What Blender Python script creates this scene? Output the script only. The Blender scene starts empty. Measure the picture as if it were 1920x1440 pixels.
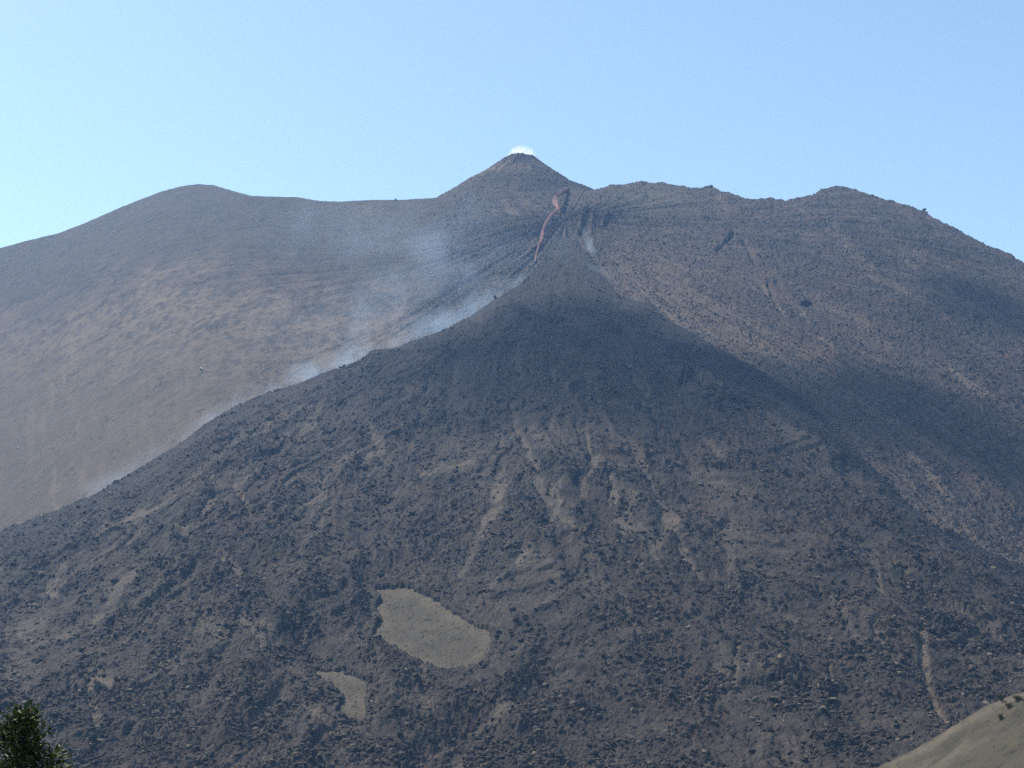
import bpy, math, random
import numpy as np
R = math.radians
C = bpy.context.scene.collection
sc = bpy.context.scene
rng = np.random.default_rng(7)
random.seed(7)

# ------------------------------------------------------------------ noise
def _h(ix, iy, s):
    a = (ix.astype(np.int64) * 374761393 + iy.astype(np.int64) * 668265263 + s * 1442695041) & 0xffffffff
    a = ((a ^ (a >> 13)) * 1274126177) & 0xffffffff
    a = ((a ^ (a >> 16)) * 2246822519) & 0xffffffff
    return ((a ^ (a >> 15)) & 0xffffff).astype(np.float32) / np.float32(0xffffff)

def perlin(x, y, s=0):
    x0 = np.floor(x); y0 = np.floor(y)
    fx = (x - x0).astype(np.float32); fy = (y - y0).astype(np.float32)
    u = fx * fx * fx * (fx * (fx * 6 - 15) + 10); v = fy * fy * fy * (fy * (fy * 6 - 15) + 10)
    def g(dx, dy):
        a = _h(x0 + dx, y0 + dy, s) * np.float32(2 * math.pi)
        return np.cos(a) * (fx - dx) + np.sin(a) * (fy - dy)
    n0 = g(0, 0) * (1 - u) + g(1, 0) * u
    n1 = g(0, 1) * (1 - u) + g(1, 1) * u
    return (n0 * (1 - v) + n1 * v) * 1.5

def fbm(x, y, o=4, s=0, gain=.5, ridged=False):
    t = 0; a = 1.; n = 0
    for k in range(o):
        p = perlin(x * 2.03 ** k + 17.3 * k, y * 2.03 ** k - 9.1 * k, s + k)
        if ridged: p = 1 - 2 * np.abs(p)
        t = t + a * p; n += a; a *= gain
    return t / n

def blocks(x, y, s=0):
    """worley: heap of angular blocks, 0 in the cracks to ~1 on the tallest blocks"""
    x0 = np.floor(x); y0 = np.floor(y)
    best = np.full(x.shape, 9., np.float32); sec = best.copy(); val = np.zeros(x.shape, np.float32)
    sx = val.copy(); 
    for dx in (-1, 0, 1):
        for dy in (-1, 0, 1):
            cx = x0 + dx; cy = y0 + dy
            px = cx + _h(cx, cy, s); py = cy + _h(cx, cy, s + 1)
            ex = (px - x).astype(np.float32); ey = (py - y).astype(np.float32)
            d = ex * ex + ey * ey
            m = d < best
            sec = np.where(m, best, np.minimum(sec, d))
            r = _h(cx, cy, s + 2)
            tilt = ex * (_h(cx, cy, s + 3) - .5) * 1.6 + ey * (_h(cx, cy, s + 4) - .5) * 1.6
            val = np.where(m, 1.0 * r ** 2 + .1 * r + tilt, val)
            best = np.minimum(best, d)
    edge = np.sqrt(sec) - np.sqrt(best)
    return np.clip(edge * 2.2, 0, 1) * (.35 + val)

def sstep(a, b, x):
    t = np.clip((x - a) / (b - a), 0, 1)
    return t * t * (3 - 2 * t)

def pl(tab):
    xs = [p[0] for p in tab]; ys = [p[1] for p in tab]
    return lambda x: np.interp(x, xs, ys)

def seg_dist(px, py, line):
    d = np.full(np.shape(px), 1e9)
    if len(line) == 1: return np.hypot(px - line[0][0], py - line[0][1])
    for (ax, ay), (bx, by) in zip(line, line[1:]):
        vx, vy = bx - ax, by - ay
        t = np.clip(((px - ax) * vx + (py - ay) * vy) / (vx * vx + vy * vy), 0, 1)
        d = np.minimum(d, np.hypot(px - ax - t * vx, py - ay - t * vy))
    return d

def in_poly(px, py, poly):
    """signed distance, negative inside"""
    d = seg_dist(px, py, poly + poly[:1])
    ins = np.zeros(np.shape(px), bool)
    for (ax, ay), (bx, by) in zip(poly, poly[1:] + poly[:1]):
        if ay == by: continue
        c = ((ay > py) != (by > py)) & (px < (bx - ax) * (py - ay) / (by - ay) + ax)
        ins ^= c
    return np.where(ins, -d, d)

# ------------------------------------------------------------------ camera geometry (survey of the photograph)
F = 2638.0; PITCH = R(9.25); cp, sp_ = math.cos(PITCH), math.sin(PITCH)
def ray(px, py):
    yc = (720 - py) / F; den = cp - yc * sp_
    return (px - 960) / F / den, (sp_ + yc * cp) / den          # x/Y , z/Y
def pt(px, py, Y):
    a, k = ray(px, py); return np.array([a * Y, Y, k * Y])

# ------------------------------------------------------------------ objects
def tag(o, label=None, cat=None, group=None, kind=None):
    if label: o['label'] = label
    if cat: o['category'] = cat
    if group: o['group'] = group
    if kind: o['kind'] = kind
    return o

def mesh_obj(name, V, faces, mat, parent=None, attrs=None, smooth=False, loc=None):
    """faces: (n,3) or (n,4) int array"""
    me = bpy.data.meshes.new(name)
    V = np.ascontiguousarray(V, np.float32); faces = np.ascontiguousarray(faces, np.int32)
    n, k = faces.shape
    me.vertices.add(len(V)); me.vertices.foreach_set('co', V.ravel())
    me.loops.add(n * k); me.loops.foreach_set('vertex_index', faces.ravel())
    me.polygons.add(n)
    me.polygons.foreach_set('loop_start', np.arange(0, n * k, k, dtype=np.int32))
    me.polygons.foreach_set('loop_total', np.full(n, k, np.int32))
    me.polygons.foreach_set('use_smooth', np.full(n, smooth, bool))
    for nm, a in (attrs or {}).items():
        at = me.attributes.new(nm, 'FLOAT', 'POINT'); at.data.foreach_set('value', np.ascontiguousarray(a, np.float32).ravel())
    me.update(calc_edges=True); me.validate()
    if mat: me.materials.append(mat)
    o = bpy.data.objects.new(name, me); C.objects.link(o)
    if parent: o.parent = parent
    if loc is not None: o.location = loc
    return o

def grid_faces(r, c):
    i = np.arange(r * c, dtype=np.int32).reshape(r, c)
    return np.stack([i[:-1, :-1], i[1:, :-1], i[1:, 1:], i[:-1, 1:]], -1).reshape(-1, 4)

def empty(name, loc):
    o = bpy.data.objects.new(name, None); o.empty_display_size = .5; C.objects.link(o); o.location = loc
    return o

# ------------------------------------------------------------------ materials
class NT:
    def __init__(s, name):
        s.m = bpy.data.materials.new(name); s.m.use_nodes = True; s.t = s.m.node_tree; s.t.nodes.clear()
        s.out = s.t.nodes.new('ShaderNodeOutputMaterial')
    def n(s, typ, ins=None, **kw):
        nd = s.t.nodes.new('ShaderNode' + typ)
        for k, v in kw.items(): setattr(nd, k, v)
        for k, v in (ins or {}).items():
            if isinstance(v, bpy.types.NodeSocket): s.t.links.new(v, nd.inputs[k])
            else: nd.inputs[k].default_value = v
        return nd
    def math(s, op, a, b=0., c=None, clamp=False):
        d = {0: a, 1: b}
        if c is not None: d[2] = c
        return s.n('Math', d, operation=op, use_clamp=clamp).outputs[0]
    def mix(s, f, a, b):
        nd = s.n('Mix', data_type='RGBA')
        for k, v in ((0, f), (6, a), (7, b)):
            if isinstance(v, bpy.types.NodeSocket): s.t.links.new(v, nd.inputs[k])
            else: nd.inputs[k].default_value = v if k == 0 else (*v, 1)
        return nd.outputs[2]
    def noise(s, vec, scale, detail=4, rough=.55, dist=0.):
        return s.n('TexNoise', {'Vector': vec, 'Scale': scale, 'Detail': detail, 'Roughness': rough, 'Distortion': dist}).outputs[0]
    def ramp(s, f, a, b):
        return s.n('MapRange', {0: f, 1: a, 2: b}, interpolation_type='SMOOTHSTEP').outputs[0]
    def attr(s, nm): return s.n('Attribute', attribute_name=nm).outputs['Fac']
    def coord(s): return s.n('TexCoord').outputs['Object']
    def link(s, a, b): s.t.links.new(a, b)

def rock_mat(name, dark, mid, ash, rust, olive=None, grain=1.2, bump=.3):
    t = NT(name); co = t.coord()
    big = t.ramp(t.noise(co, .018, 5), .35, .68)
    fine = t.ramp(t.noise(co, grain, 4, .7), .3, .72)
    c = t.mix(t.math('MULTIPLY_ADD', fine, .55, t.math('MULTIPLY', big, .45)), dark, mid)
    c = t.mix(t.attr('rust'), c, rust)
    if olive: c = t.mix(t.attr('olive'), c, olive)
    c = t.mix(t.attr('ash'), c, ash)  # pale debris, plus specks painted in for sunlit glints
    c = t.mix(t.math('MULTIPLY', t.attr('fresh'), .7), c, (.010, .0105, .012))  # fresh black rock; on the fan also painted shade
    b = t.n('BsdfPrincipled', {'Base Color': c, 'Roughness': .93, 'Specular IOR Level': .25})
    if bump:
        bp = t.n('Bump', {'Height': t.noise(co, grain * 1.6, 3, .7), 'Strength': bump, 'Distance': .5})
        t.link(bp.outputs[0], b.inputs['Normal'])
    t.link(b.outputs[0], t.out.inputs[0])
    return t.m

M_lava = rock_mat('lava_rubble', (.0105, .0098, .0098), (.034, .0295, .0265), (.138, .110, .080), (.040, .025, .021), (.036, .032, .023))
M_old = rock_mat('old_slope', (.0175, .0168, .018), (.045, .041, .0405), (.125, .096, .071), (.085, .05, .042), (.066, .062, .043), grain=.7)
M_clear = rock_mat('clearing_ash', (.036, .030, .020), (.074, .063, .042), (.108, .090, .061), (.065, .052, .040), (.041, .040, .025), grain=2.0, bump=.4)
M_hill = rock_mat('hill_ash', (.032, .029, .021), (.056, .050, .036), (.12, .104, .076), (.12, .075, .06), (.042, .042, .02), grain=2.2, bump=.4)

def plain(name, col, rough=.9, var=.35, scale=3.):
    t = NT(name); f = t.ramp(t.noise(t.coord(), scale, 4, .6), .3, .7)
    c = t.mix(f, tuple(x * (1 - var) for x in col), tuple(x * (1 + var) for x in col))
    b = t.n('BsdfPrincipled', {'Base Color': c, 'Roughness': rough, 'Specular IOR Level': .25})
    t.link(b.outputs[0], t.out.inputs[0]); return t.m

M_rock = plain('dark_block', (.032, .031, .032), scale=1.2)
M_pale = plain('pale_stone', (.42, .39, .35), scale=1.5)
M_tanrock = plain('tan_boulder', (.55, .45, .34), scale=1.)
M_bark = plain('bark', (.09, .07, .05), scale=12)
M_ground = plain('near_ground', (.11, .10, .075), scale=.6)

# ------------------------------------------------------------------ silhouettes read off the photograph (1920 x 1440 px)
sky_y = pl([(-700, 640), (-300, 540), (0, 465), (60, 449), (110, 437), (160, 418), (200, 400), (250, 379), (300, 360), (340, 349), (370, 345), (400, 347),
            (430, 356), (470, 367), (520, 369), (560, 370), (600, 377), (640, 378), (690, 375), (740, 375), (790, 373), (825, 371), (860, 365), (900, 359), (950, 356),
            (1000, 360), (1030, 360), (1060, 352), (1075, 350), (1095, 355), (1112, 357), (1135, 350), (1170, 345), (1210, 342), (1270, 346), (1300, 354), (1335, 353),
            (1360, 361), (1400, 372), (1440, 375), (1470, 376), (1500, 371), (1525, 365), (1545, 354), (1565, 350), (1590, 353), (1620, 362), (1680, 380), (1730, 396),
            (1770, 420), (1850, 460), (1890, 478), (1920, 492), (2200, 640), (2700, 900)])
edge_y = pl([(-700, 1230), (-300, 1110), (0, 998), (100, 962), (180, 928), (260, 880), (330, 838), (400, 788), (440, 764), (500, 738), (560, 722), (600, 703), (650, 688), (700, 667),
             (740, 655), (790, 634), (830, 620), (860, 604), (900, 582), (940, 558), (975, 535), (1000, 512), (1020, 482), (1040, 452), (1060, 442), (1080, 452), (1100, 485),
             (1125, 512), (1150, 545), (1165, 556), (1190, 566), (1220, 580), (1260, 604), (1300, 627), (1350, 655), (1400, 684), (1440, 706), (1500, 745), (1560, 800),
             (1640, 880), (1700, 945), (1760, 990), (1830, 1022), (1870, 1045), (1920, 1066), (2100, 1140), (2700, 1300)])
A_Y = pl([(-700, 1560), (0, 1500), (370, 1480), (640, 1450), (830, 1400), (960, 1350), (1070, 1335), (1200, 1340), (1335, 1300), (1580, 1250), (1730, 1190), (1920, 1090), (2700, 850)])
A_s = pl([(-700, .55), (0, .55), (640, .56), (900, .60), (1400, .60), (1920, .60), (2700, .6)])
gap = pl([(-700, 60), (0, 60), (600, 45), (900, 35), (1060, 20), (1200, 24), (1500, 24), (1920, 26), (2700, 30)])
B_Y = pl([(-700, 440), (0, 430), (900, 420), (1500, 400), (1920, 370), (2700, 340)])
KB = ray(960, 1440)[1]

def smooth_tab(fn, sig):
    xs = np.arange(-1100, 3101, 10.); v = fn(xs); kx = np.arange(-(3 * sig // 10), 3 * sig // 10 + 1) * 10.; kw = np.exp(-(kx / sig) ** 2 / 2); kw /= kw.sum()
    n = len(kx) // 2; v = np.convolve(np.pad(v, n, mode='edge'), kw, 'valid')
    return lambda x: np.interp(x, xs, v)
sky_s = smooth_tab(sky_y, 130); A_Y = smooth_tab(A_Y, 110); A_s = smooth_tab(A_s, 110); gap = smooth_tab(gap, 60); B_Y = smooth_tab(B_Y, 110)
def A_depth(px, py):
    ys = sky_s(px); kr = ray(px, ys)[1]; Yr = A_Y(px); s = A_s(px)
    return (s * Yr - kr * Yr) / (s - ray(px, py)[1])
edge_s = smooth_tab(edge_y, 45)
def B_params(px):
    ye = edge_s(px); Ye = A_depth(px, ye) - gap(px); ze = ray(px, ye)[1] * Ye
    return Ye, ze, (ze - KB * B_Y(px)) / (Ye - B_Y(px))
def B_depth(px, py):
    Ye, ze, s = B_params(px)
    return (s * Ye - ze) / (s - ray(px, py)[1])

APEX = pt(1062, 400, 1215.)
def flow(x, y):
    return np.arctan2(x - APEX[0], APEX[1] - y + 25.), np.hypot(x - APEX[0], APEX[1] - y)

STEP = 1.45
px1 = np.arange(-420, 2340, STEP)

def streaks(px, py, lst, warp=5.):
    wx = px + warp * perlin(px / 23., py / 23., 91) + 2.5 * perlin(px / 7., py / 7., 92)
    wy = py + warp * perlin(px / 19. + 7, py / 29., 93)
    tot = np.zeros(px.shape)
    for line, w, st in lst:
        xs = [p[0] for p in line]; ys = [p[1] for p in line]; m = 3 * w
        sel = (px > min(xs) - m) & (px < max(xs) + m) & (py > min(ys) - m) & (py < max(ys) + m)
        if not sel.any(): continue
        d = seg_dist(wx[sel], wy[sel], line)
        tot[sel] = np.maximum(tot[sel], st * (1 - sstep(w * .35, w * 1.3, d)))
    return tot

# ================================================================== old slope (back of the scene)
STREAM = [(1064, 356), (1058, 360), (1050, 365), (1043, 371), (1040, 377), (1041, 384), (1046, 390), (1045, 396), (1038, 403), (1030, 413), (1023, 424), (1018, 434), (1016, 444), (1014, 456), (1008, 466), (1004, 480), (1003, 492)]
def build_old():
    nf, nb = 640, 40
    ys = sky_y(px1)
    t = np.linspace(0, 1, nf) ** 1.0
    bot = np.maximum(edge_y(px1) + 60, 800)
    bot = np.minimum(bot, 1180)
    PX = np.broadcast_to(px1, (nf, len(px1))).copy()
    PY = ys + (bot - ys) * t[:, None]
    Y = A_depth(PX, PY)
    a, k = ray(PX, PY); X = a * Y; Z = k * Y
    # behind the crest
    db = (np.linspace(0, 1, nb + 1)[1:] ** 1.3 * 260)[::-1]
    Yb = Y[0] + db[:, None]; Zb = Z[0] - .12 * db[:, None] - .5 * np.maximum(db[:, None] - 30, 0)
    Xb = a[0] * Yb
    X = np.vstack([Xb, X]); Y = np.vstack([Yb, Y]); Z = np.vstack([Zb, Z])
    PX = np.vstack([np.broadcast_to(px1, (nb, len(px1))), PX]); PY = np.vstack([np.broadcast_to(ys, (nb, len(px1))) - 0.0, PY])
    below = np.clip((PY - sky_y(PX)) / 60., 0, 1)
    ph, rr = flow(X, Y)
    # where the slope is young, blocky lava and where it is old smooth cinder
    lim = 815 + 26 * perlin(PX * 0 + 3, PY / 60., 5) - 35 * sstep(480, 640, PY) + 45 * fbm(X / 45., Y / 45., 3, 8)
    mot = fbm(X / 20., Y / 30., 4, 9)
    rough = np.maximum(sstep(-75, 55, PX - lim + 60 * mot), .38 * sstep(-560, 0, PX - lim) * sstep(-.05, .35, mot) * (1 - .6 * sstep(520, 700, PY)))
    STREAM_D = seg_dist(PX, PY, STREAM)
    olive_dome = np.exp(-(((PX - 1215) / 85.) ** 2 + ((PY - 372) / 30.) ** 2) * 1.2)
    talus = sstep(.05, .45, fbm(ph * 24, rr / 150., 4, 31) + .35 * fbm(X / 14., Y / 14., 3, 32))
    rough_amp = rough * (1 - .65 * olive_dome) * (1 - .55 * talus) * (.12 + .88 * sstep(3, 9, STREAM_D))
    # relief
    Z = Z + below * (4.5 * fbm(ph * 13, rr / 260., 3, 21) + 2.5 * fbm(X / 60., Y / 60., 3, 22)) * (.25 + .75 * rough)
    Z = Z + below * rough * 3.2 * fbm(ph * 46, rr / 170., 3, 23, ridged=True) * sstep(110, 320, rr)
    Z = Z + rough_amp * (.8 * fbm(X / 9., Y / 9., 3, 24, ridged=True) + 1.1 * blocks(X / 3.6, Y / 3.6, 40) * sstep(-.25, .3, perlin(X / 22., Y / 22., 41))
                         + .8 * blocks(X / 2.3, Y / 2.3, 43)) * (1 - .3 * (1 - below))
    Z = Z + (1 - below) * sstep(.5, 1, rough) * (2.4 * fbm(X / 13., Y / 13., 3, 28) + 1.2 * blocks(X / 6., Y / 6., 29) * sstep(-.2, .3, perlin(X / 25., Y / 25., 30)))
    lobe = fbm(ph * 14, rr / 90., 4, 35) + .2 * fbm(X / 20., Y / 20., 3, 36)
    Z = Z + below * sstep(.6, 1, rough) * sstep(220, 460, rr) * .55 * (2.2 * sstep(-.03, .05, lobe) + 2.0 * sstep(.22, .29, lobe) + 2. * sstep(-.3, -.24, lobe))
    sm = 1 - rough
    Z = Z + sm * (.5 * fbm(X / 11., Y / 11., 3, 26) + .22 * fbm(X / 2.6, Y / 2.6, 2, 27))
    Z = Z + sm * .7 * np.maximum(blocks(X / 3.0, Y / 3.0, 47) - .62, 0) * sstep(-.1, .4, perlin(X / 26., Y / 26., 48))
    # ravine right of the lava stream, its walls ribbed
    n_rib = perlin(X / 6., Y / 9., 37)
    d = 3 * n_rib + seg_dist(PX, PY, [(1069, 358), (1066, 375), (1058, 395), (1049, 418)])
    Z = Z - 6 * (1 - sstep(1.5, 6.5, d)) * (.7 + .6 * n_rib)
    for ln, h in (([(1100, 395), (1092, 420), (1082, 442)], 4), ([(1092, 398), (1088, 425)], 3), ([(1112, 405), (1106, 440)], 3), ([(1140, 405), (1130, 425)], 5),
                  ([(1440, 535), (1456, 580)], -3), ([(1455, 532), (1500, 590)], -3), ([(1345, 470), (1375, 440)], -4), ([(1395, 455), (1420, 500)], -3)):
        Z = Z + h * (1 - sstep(1, 6, seg_dist(PX, PY, ln)))
    # materials
    n1 = fbm(X / 26., Y / 40., 4, 51); n2 = fbm(X / 6.5, Y / 11., 4, 52, gain=.65); n3 = fbm(X / 70., Y / 70., 3, 53)
    depth_in = PY - sky_y(PX)
    tan = sstep(70, 230, depth_in + 70 * n3 + 60 * n1 - 30 * sstep(300, 700, PX))
    mott = sstep(-.35, .45, n2 + .55 * n1)
    ash_s = tan * (.30 + .66 * mott) + .14 * mott
    # lower-left: even grey-brown with faint downslope furrows
    low = sstep(560, 780, PY + 40 * n3) * (1 - sstep(350, 620, PX + .35 * (PY - 800)))
    fur = sstep(.0, .4, fbm((PX + 14 * n1 + 5 * n2) / 16., PY / 120., 4, 57))
    ash_s = ash_s * (1 - low) + low * (.46 + .12 * fur + .30 * fur * np.exp(-((PX - 115) / 60.) ** 2) + .16 * n2)
    red = np.exp(-(((PX - 690) / 26.) ** 2 + ((PY - 396) / 12.) ** 2))
    ash_s = ash_s + .4 * red * sstep(-.2, .2, n2)
    lst = [([(1432, 538), (1445, 565), (1468, 596)], 4, .8), ([(1457, 540), (1482, 572), (1516, 612)], 3.5, .8), ([(1540, 640), (1562, 662)], 6, .6),
           ([(1560, 430), (1600, 482), (1650, 530), (1705, 562)], 12, .38), ([(1420, 645), (1446, 694)], 7, .5), ([(1780, 700), (1822, 736), (1852, 752)], 7, .75),
           ([(1705, 868), (1738, 900), (1748, 912)], 7, .7), ([(1744, 900), (1752, 915)], 5, 1.), ([(1755, 915), (1768, 935), (1786, 946)], 8, .75), ([(1680, 900), (1716, 934)], 4.5, .6),
           ([(1530, 708), (1572, 752)], 8, .4), ([(1600, 600), (1668, 660)], 14, .3), ([(1690, 880), (1720, 970), (1790, 990)], 22, .3), ([(1600, 850), (1660, 905)], 18, .25),
           ([(948, 378), (962, 402)], 9, .5), ([(938, 545), (944, 552), (930, 556)], 5, .95), ([(742, 520), (756, 536)], 9, .45), ([(705, 570), (690, 600)], 24, .3), ([(1108, 438), (1106, 468)], 3, .55),
           ([(975, 365), (990, 395)], 8, .25), ([(1385, 640), (1350, 560), (1330, 520)], 16, .2), ([(1480, 660), (1600, 800)], 20, .22), ([(1850, 620), (1915, 650)], 10, .25),
           ([(1860, 800), (1920, 850)], 14, .2), ([(1640, 420), (1700, 470), (1760, 520)], 12, .25), ([(1700, 500), (1720, 512)], 6, .5), ([(1765, 545), (1790, 560)], 5, .45)]
    ash_r = .10 + .34 * sstep(1110, 1200, PX) * np.exp(-(np.maximum(edge_y(PX) - PY, 0) / 80.) ** 2) + .22 * np.exp(-(((PX - 1260) / 160.) ** 2 + ((PY - 500) / 90.) ** 2)) + .27 * talus * sstep(-.3, .3, n2) + .1 * sstep(.1, .5, n1)  # slope made paler just behind the fan's edge
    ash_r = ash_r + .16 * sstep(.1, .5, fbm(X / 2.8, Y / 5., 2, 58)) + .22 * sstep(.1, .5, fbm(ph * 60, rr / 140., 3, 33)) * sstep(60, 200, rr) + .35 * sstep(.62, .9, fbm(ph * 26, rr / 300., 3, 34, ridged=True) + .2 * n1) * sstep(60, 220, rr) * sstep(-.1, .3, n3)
    ash_r = np.maximum(ash_r, 1.9 * streaks(PX, PY, lst) * (.75 + .4 * n2))
    ash = np.clip(ash_s * (1 - rough) + ash_r * rough, 0, 1)
    rust = np.clip(rough * .5 * sstep(.15, .5, fbm(X / 30., Y / 30., 3, 61)) + red * .5 + (1 - rough) * tan * .28 * sstep(0, .4, n3), 0, 1)
    olive = np.clip(olive_dome * .9 + (1 - rough) * .3 * (1 - tan) + .2 * low, 0, 1)
    fresh = np.clip(rough * (1 - sstep(-60, 110, PX - 960 + 30 * n1)) * .3 * sstep(-.4, .1, n1) + (1 - rough) * (.72 * sstep(.04, .4, -n2 - .45 * n1) * (1 - .8 * low) + .3 * (1 - tan)), 0, 1)
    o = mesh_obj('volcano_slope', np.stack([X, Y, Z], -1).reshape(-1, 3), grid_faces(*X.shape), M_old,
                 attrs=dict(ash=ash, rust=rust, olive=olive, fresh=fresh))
    tag(o, kind='structure')
    return dict(P=np.stack([X, Y, Z], -1)[nb:], PX=PX[nb:], PY=PY[nb:], rough=rough[nb:])

# ================================================================== the lava field: a fan of blocky lava in front
CLEAR1 = [(697, 1104), (745, 1099), (775, 1102), (810, 1120), (850, 1148), (885, 1170), (916, 1182), (922, 1195), (916, 1215), (903, 1243), (870, 1253), (830, 1257), (800, 1246), (750, 1222), (708, 1197), (697, 1186), (714, 1165), (706, 1140), (714, 1122)]
CLEAR2 = [(574, 1254), (640, 1257), (672, 1267), (688, 1278), (685, 1312), (686, 1352), (660, 1352), (632, 1336), (646, 1310), (630, 1288), (602, 1272)]
FAN_STREAKS = [([(400, 950), (352, 1000), (325, 1055)], 8, .75), ([(442, 930), (460, 975)], 8, .45), ([(290, 960), (240, 985), (180, 1030)], 10, .4), ([(262, 1038), (305, 1018)], 9, .65),
    ([(330, 1020), (345, 1035)], 14, .6), ([(960, 780), (975, 840), (1000, 890), (1012, 930)], 9, .35), ([(690, 820), (722, 872)], 12, .35), ([(940, 925), (925, 975), (905, 1010)], 17, .42),
    ([(1108, 872), (1122, 865)], 9, .75), ([(1148, 940), (1150, 952)], 10, .65), ([(1240, 985), (1260, 992)], 17, .5), ([(985, 1045), (975, 1062)], 16, .42), ([(1534, 1126), (1540, 1132)], 5, .8),
    ([(1550, 1240), (1558, 1272)], 6, .4), ([(1728, 1205), (1740, 1290), (1760, 1330), (1788, 1364)], 9, .45), ([(1655, 1075), (1702, 1106)], 7, .5), ([(780, 912), (830, 902), (940, 905)], 14, .3),
    ([(450, 1190), (500, 1252)], 10, .4), ([(418, 1072), (445, 1096)], 14, .45), ([(530, 785), (475, 832)], 6, .5), ([(1000, 1310), (960, 1365), (800, 1405)], 26, .3), ([(1045, 940), (1052, 952)], 6, .75),
    ([(1005, 898), (1010, 908)], 4, .8), ([(1400, 1080), (1440, 1090)], 16, .25), ([(160, 1300), (180, 1370)], 11, .4), ([(90, 1110), (100, 1125)], 10, .55), ([(170, 1300), (200, 1310)], 16, .4),
    ([(790, 1255), (795, 1310)], 8, .4), ([(480, 1200), (590, 1300)], 14, .28), ([(1640, 1210), (1660, 1215)], 9, .35), ([(1460, 1160), (1490, 1165)], 9, .35), ([(330, 1160), (420, 1240)], 30, .2),
    ([(60, 1170), (40, 1300)], 40, .2), ([(1190, 720), (1215, 745)], 10, .35), ([(860, 590), (900, 600)], 10, .3), ([(1320, 740), (1338, 762)], 3, .6), ([(1322, 738), (1356, 756)], 2.5, .6), ([(1313, 745), (1316, 756)], 4, .7),
    ([(1450, 830), (1560, 900), (1700, 985)], 14, .22), ([(600, 780), (560, 830)], 9, .3), ([(1360, 1000), (1370, 1100)], 12, .2), ([(1295, 895), (1400, 940)], 14, .2), ([(1280, 1040), (1310, 1100)], 8, .3),
    ([(600, 752), (540, 790), (470, 842)], 6, .3), ([(500, 800), (385, 895), (210, 1020)], 7, .28), ([(1440, 828), (1560, 880), (1640, 925)], 10, .35), ([(1500, 845), (1620, 915), (1720, 985), (1800, 1020)], 7, .35),
    ([(1100, 720), (1130, 800), (1180, 860)], 8, .22), ([(830, 700), (800, 780), (770, 860)], 7, .2), ([(1180, 830), (1230, 930), (1280, 1040)], 8, .25), ([(1385, 1220), (1375, 1300)], 6, .35),
    ([(1010, 930), (1048, 975), (1080, 1010)], 7, .35), ([(640, 900), (600, 1000), (540, 1090)], 9, .2), ([(250, 1100), (170, 1180)], 12, .3), ([(120, 1080), (60, 1140)], 10, .3), ([(560, 1330), (640, 1400)], 10, .3),
    ([(1160, 1120), (1200, 1230)], 8, .22), ([(1560, 1140), (1620, 1240)], 8, .22), ([(1830, 1150), (1880, 1230)], 10, .22), ([(900, 1020), (860, 1090)], 10, .25), ([(1290, 800), (1350, 880)], 8, .25)]
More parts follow.
